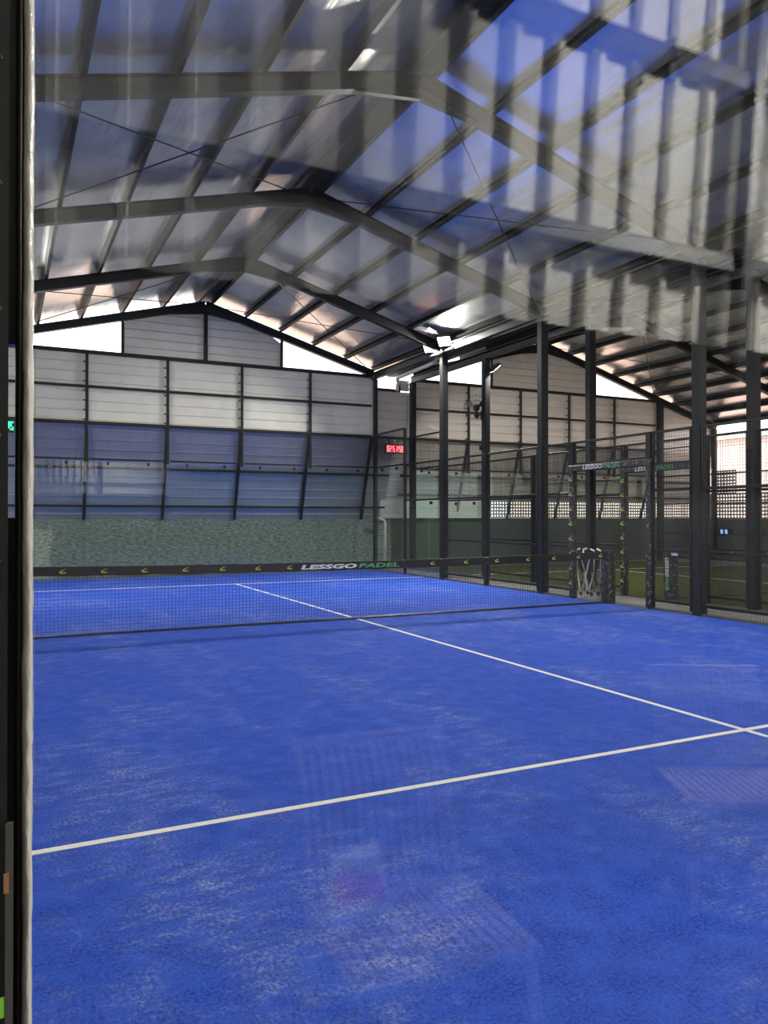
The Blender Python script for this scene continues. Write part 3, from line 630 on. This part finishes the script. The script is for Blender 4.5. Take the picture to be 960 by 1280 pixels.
# ball cart behind the net post
cx_, cy_ = 5.62, 1.25
t = thing('ball_cart', (cx_, cy_, 0), 'white tubular ball cart with black basket parked beyond the net post', 'cart')
def P_(a, b, z): return (cx_ + .09 * a, cy_ + .26 * b, z)
for a in (-1, 1):
    build('leg_frame', MB().tube([P_(a, 1.0, .90), P_(a, .95, .55), P_(a, .55, .07), P_(a, .35, .06), P_(a, -.6, .80), P_(a, -.65, .84)], .014, 8), M['white'], t, smooth=True)
    build('leg_frame', MB().tube([P_(a * .9, -1.0, .90), P_(a * .9, -.95, .5), P_(a * .9, -.8, .10), P_(a * .9, -.45, .10), P_(a * .9, .5, .78)], .010, 8), M['trim_light'], t, smooth=True)
    build('handle', MB().tube([P_(a, 1.0, .90), P_(a, .6, .93)], .018, 8), M['white'], t)
    build('handle', MB().tube([P_(a * .9, -1.0, .90), P_(a * .9, -.6, .93)], .018, 8), M['white'], t)
b = MB(); top = [P_(-1, -.95, .72), P_(1, -.95, .72), P_(1, .95, .72), P_(-1, .95, .72)]; bot = [P_(-.7, -.6, .48), P_(.7, -.6, .48), P_(.7, .6, .46), P_(-.7, .6, .46)]
b.add(top + bot, [(0, 1, 5, 4), (1, 2, 6, 5), (2, 3, 7, 6), (3, 0, 4, 7), (4, 5, 6, 7)]); build('basket', b, M['black'], t)
for a, bb in ((-1, .5), (1, .5), (-1, -.7), (1, -.7)):
    w_ = Matrix.Translation(P_(a, bb, .042)) @ Matrix.Rotation(PI / 2, 4, 'Y'); build('wheel', MB().lathe([(.015, -.014), (.034, -.014), (.042, -.006), (.042, .006), (.034, .014), (.015, .014)], w_, 16), M['black'], t)
# little white things by the near fence
t = thing('bottle', (6.2, -.98, 1.62), 'small white dispenser bottle fixed to the near door post of the green court', 'bottle')
build('body', MB().lathe([(.03, 0), (.036, .01), (.036, .13), (.02, .16), (.014, .165), (.014, .20)], Matrix.Translation((6.22, -.98, 1.62)), 14), M['white'], t, smooth=True)
build('cap', MB().lathe([(.02, 0), (.02, .03), (.012, .045)], Matrix.Translation((6.22, -.98, 1.82)), 12), M['lime'], t, smooth=True)
t = thing('floor_box', (5.6, -1.5, -.012), 'small white plastic box on the floor strip between the courts', 'box')
build('body', MB().box(5.53, 5.68, -1.60, -1.45, -.012, .09), M['white'], t); build('lid', MB().box(5.52, 5.69, -1.61, -1.44, .09, .11), M['white'], t)
build('standpipe', MB().tube([(5.56, 10.35, -.01), (5.56, 10.35, 1.40), (5.53, 10.36, 1.47), (5.40, 10.38, 1.52), (5.20, 10.4, 1.56)], .035, 10), M['pvc'], None, 'thin pale standpipe against the concrete wall between the courts', 'pipe', smooth=True)
t = thing('floodlight', (13.0, 1.9, 6.4), 'unlit grey floodlight hanging under the roof of the green court', 'floodlight')
build('housing', MB().box(12.8, 13.2, 1.85, 2.0, 6.30, 6.55), M['steel2'], t); build('lens', MB().box(12.83, 13.17, 1.84, 1.85, 6.33, 6.52), M['lamp_off'], t); build('bracket', MB().bar((13.0, 1.95, 6.5), (13.0, 1.98, 6.72), .03, .03), M['steel'], t)

# ------------------------------------------------------------------ near glass, its edge and corner post
GY = -10.0
glass_panel(-4.876, GY, -2.9, GY, .0, 3.0, 'near glass panel through which the whole court is seen', 'nearglass', False)
glass_panel(-2.88, GY, -.9, GY, .0, 3.0, 'second near glass panel, outside the picture on the right', 'nearglass', False)
mb = MB(); n = 260
def bead(x0, x1, y0, y1, amp, f):
    mb = MB(); ring = 10
    for i in range(n + 1):
        z = 3.0 * i / n
        for k in range(ring):
            a = 2 * PI * k / ring; q = 1 + amp * noise.noise(Vector((math.cos(a) * .8, math.sin(a) * .8, z * f))) + amp * .6 * noise.noise(Vector((5 + math.cos(a), math.sin(a), z * f * 3)))
            mb.v.append(Vector(((x0 + x1) / 2 + (x1 - x0) / 2 * math.cos(a) * q, (y0 + y1) / 2 + (y1 - y0) / 2 * math.sin(a) * q, z)))
    for i in range(n):
        for k in range(ring): mb.f.append((i * ring + k, i * ring + (k + 1) % ring, (i + 1) * ring + (k + 1) % ring, (i + 1) * ring + k))
    return mb
t = thing('glass_edge_seal', (-4.882, GY, 0), 'milky silicone bead with black seal down the left edge of the near glass', 'seal')
build('silicone_bead', bead(-4.8843, -4.8732, GY - .010, GY + .010, .22, 22), M['silicone'], t, smooth=True)
build('black_gasket', bead(-4.8915, -4.8832, GY - .006, GY + .012, .10, 9), M['seal'], t, smooth=True)
t = thing('corner_post', (-4.95, GY, 0), 'black steel corner post at the left edge of the near glass', 'post')
build('shaft', MB().box(-5.02, -4.8985, GY - .04, GY + .04, -.012, 4.0), M['steel'], t)
for a, b in ((-.012, 1.565), (1.757, 4.0)): build('cover_strip', MB().box(-4.8985, -4.889, GY + .02, GY + .04, a, b), M['seal'], t)
build('sticker', MB().box(-4.9105, -4.9005, GY - .0415, GY - .04, 1.052, 1.073), M['lime_paper'], t, 'lime green sticker')
build('edge_trim', MB().box(-4.9000, -4.8925, GY - .043, GY - .036, 0, 1.25), M['trim_grey'], t)
build('clip', MB().box(-4.9015, -4.8965, GY - .0445, GY - .043, 1.18, 1.20), M['brown'], t, 'brown plastic clip')
for k in range(9): build('screw', MB().lathe([(.0035, 0), (.0035, .0015), (.002, .0025)], Matrix.Translation((-4.908, GY - .04, 1.0 + k * .13)) @ Matrix.Rotation(PI / 2, 4, 'X'), 10), M['steel2'], t)

# ------------------------------------------------------------------ slatted chairs behind the glass (seen as faint reflections)
def chair(x, y, rz, lab):
    t = thing('slatted_chair', (x, y, -.012), lab, 'chair', 'slatted chairs behind the glass')
    R = Matrix.Translation((x, y, -.012)) @ Matrix.Rotation(rz, 4, 'Z')
    def T(p): return R @ Vector(p)
    build('seat', (lambda b: [b.bar(T((-.24 + k * .034, -.22, .43)), T((-.24 + k * .034, .22, .45)), .024, .014) for k in range(15)] and b)(MB()), M['wood'], t)
    b = MB()
    for k in range(15):
        xx = -.24 + k * .034
        b.tube([T((xx, -.22, .46)), T((xx, -.27, .60)), T((xx, -.30, .74)), T((xx, -.38, .86))], .010, 6)
    build('backrest', b, M['wood'], t)
    build('frame', MB().bar(T((-.26, -.22, .425)), T((.26, -.22, .425)), .03).bar(T((-.26, .22, .435)), T((.26, .22, .435)), .03).bar(T((-.25, -.22, .425)), T((-.25, .22, .435)), .03).bar(T((.25, -.22, .425)), T((.25, .22, .435)), .03), M['wood'], t)
    build('top_rail', MB().bar(T((-.26, -.38, .86)), T((.26, -.38, .86)), .03), M['wood'], t)
    for a in (-1, 1):
        for b_ in (-1, 1): build('leg', MB().bar(T((a * .24, b_ * .2, .43)), T((a * .26, b_ * .25, 0)), .03), M['wood'], t)
    return t
chair(-3.86, -11.0, .1, 'pale slatted chair nearest the glass edge, seen as a reflection')
chair(-2.1, -11.4, .5, 'pale slatted chair farther along, seen as a reflection')
t = thing('carrier_bag', (-4.0, -11.08, .452), 'small white carrier bag with red print on a slatted chair, seen as a reflection', 'bag')
def bag_box(mb, x0, x1, y0, y1, z0, z1, lean=.02):
    return mb.add([(x0, y0, z0), (x1, y0, z0), (x1, y1, z0), (x0, y1, z0), (x0 + .01, y0 + lean, z1 - .01), (x1 - .02, y0 + lean, z1 + .02), (x1 - .03, y1 - lean, z1), (x0 + .01, y1 - lean, z1 - .02)], [(0, 1, 2, 3), (0, 4, 5, 1), (1, 5, 6, 2), (2, 6, 7, 3), (3, 7, 4, 0), (4, 7, 6, 5)])
build('sack', bag_box(MB(), -4.09, -3.91, -11.12, -11.04, .452, .62), M['bag'], t)
build('print', MB().add([(-4.085, -11.0385, .49), (-3.93, -11.0385, .49), (-3.95, -11.046, .56), (-4.08, -11.048, .585), (-4.085, -11.045, .49), (-3.93, -11.045, .49), (-3.95, -11.052, .56), (-4.08, -11.054, .585)], [(0, 1, 2, 3), (7, 6, 5, 4), (0, 4, 5, 1), (1, 5, 6, 2), (2, 6, 7, 3), (3, 7, 4, 0)]), M['bagred'], t)

# ------------------------------------------------------------------ light
W = bpy.data.worlds.new('sky'); bpy.context.scene.world = W; W.use_nodes = True
bg = W.node_tree.nodes['Background']; bg.inputs['Color'].default_value = (.93, .97, 1, 1); bg.inputs['Strength'].default_value = 3.2
S = bpy.data.lights.new('sun', 'SUN'); S.energy = 4.0; S.angle = .02; S.color = (1, .88, .78)
so = bpy.data.objects.new('sun', S); C.objects.link(so); so.rotation_euler = Vector((.55, .25, -.80)).to_track_quat('-Z', 'Y').to_euler()

# ------------------------------------------------------------------ camera
cd = bpy.data.cameras.new('camera'); cam = bpy.data.objects.new('camera', cd); C.objects.link(cam)
yaw, pitch, F = .455606, .00646, 973.36
cam.location = (-4.9036, -10.9333, 1.5658); cam.rotation_euler = (PI / 2 + pitch, 0, -yaw)
cd.sensor_fit = 'VERTICAL'; cd.sensor_height = 36; cd.lens = F / 1280 * 36; cd.clip_start = .02
sc = bpy.context.scene; sc.camera = cam
sc.view_settings.view_transform = 'Standard'; sc.view_settings.look = 'None'; sc.view_settings.gamma = 1; sc.view_settings.use_curve_mapping = False; sc.view_settings.exposure = 0
cy = sc.cycles; cy.use_denoising = True; cy.use_adaptive_sampling = False; cy.max_bounces = 8; cy.transparent_max_bounces = 24; cy.sample_clamp_indirect = 6; cy.caustics_reflective = True
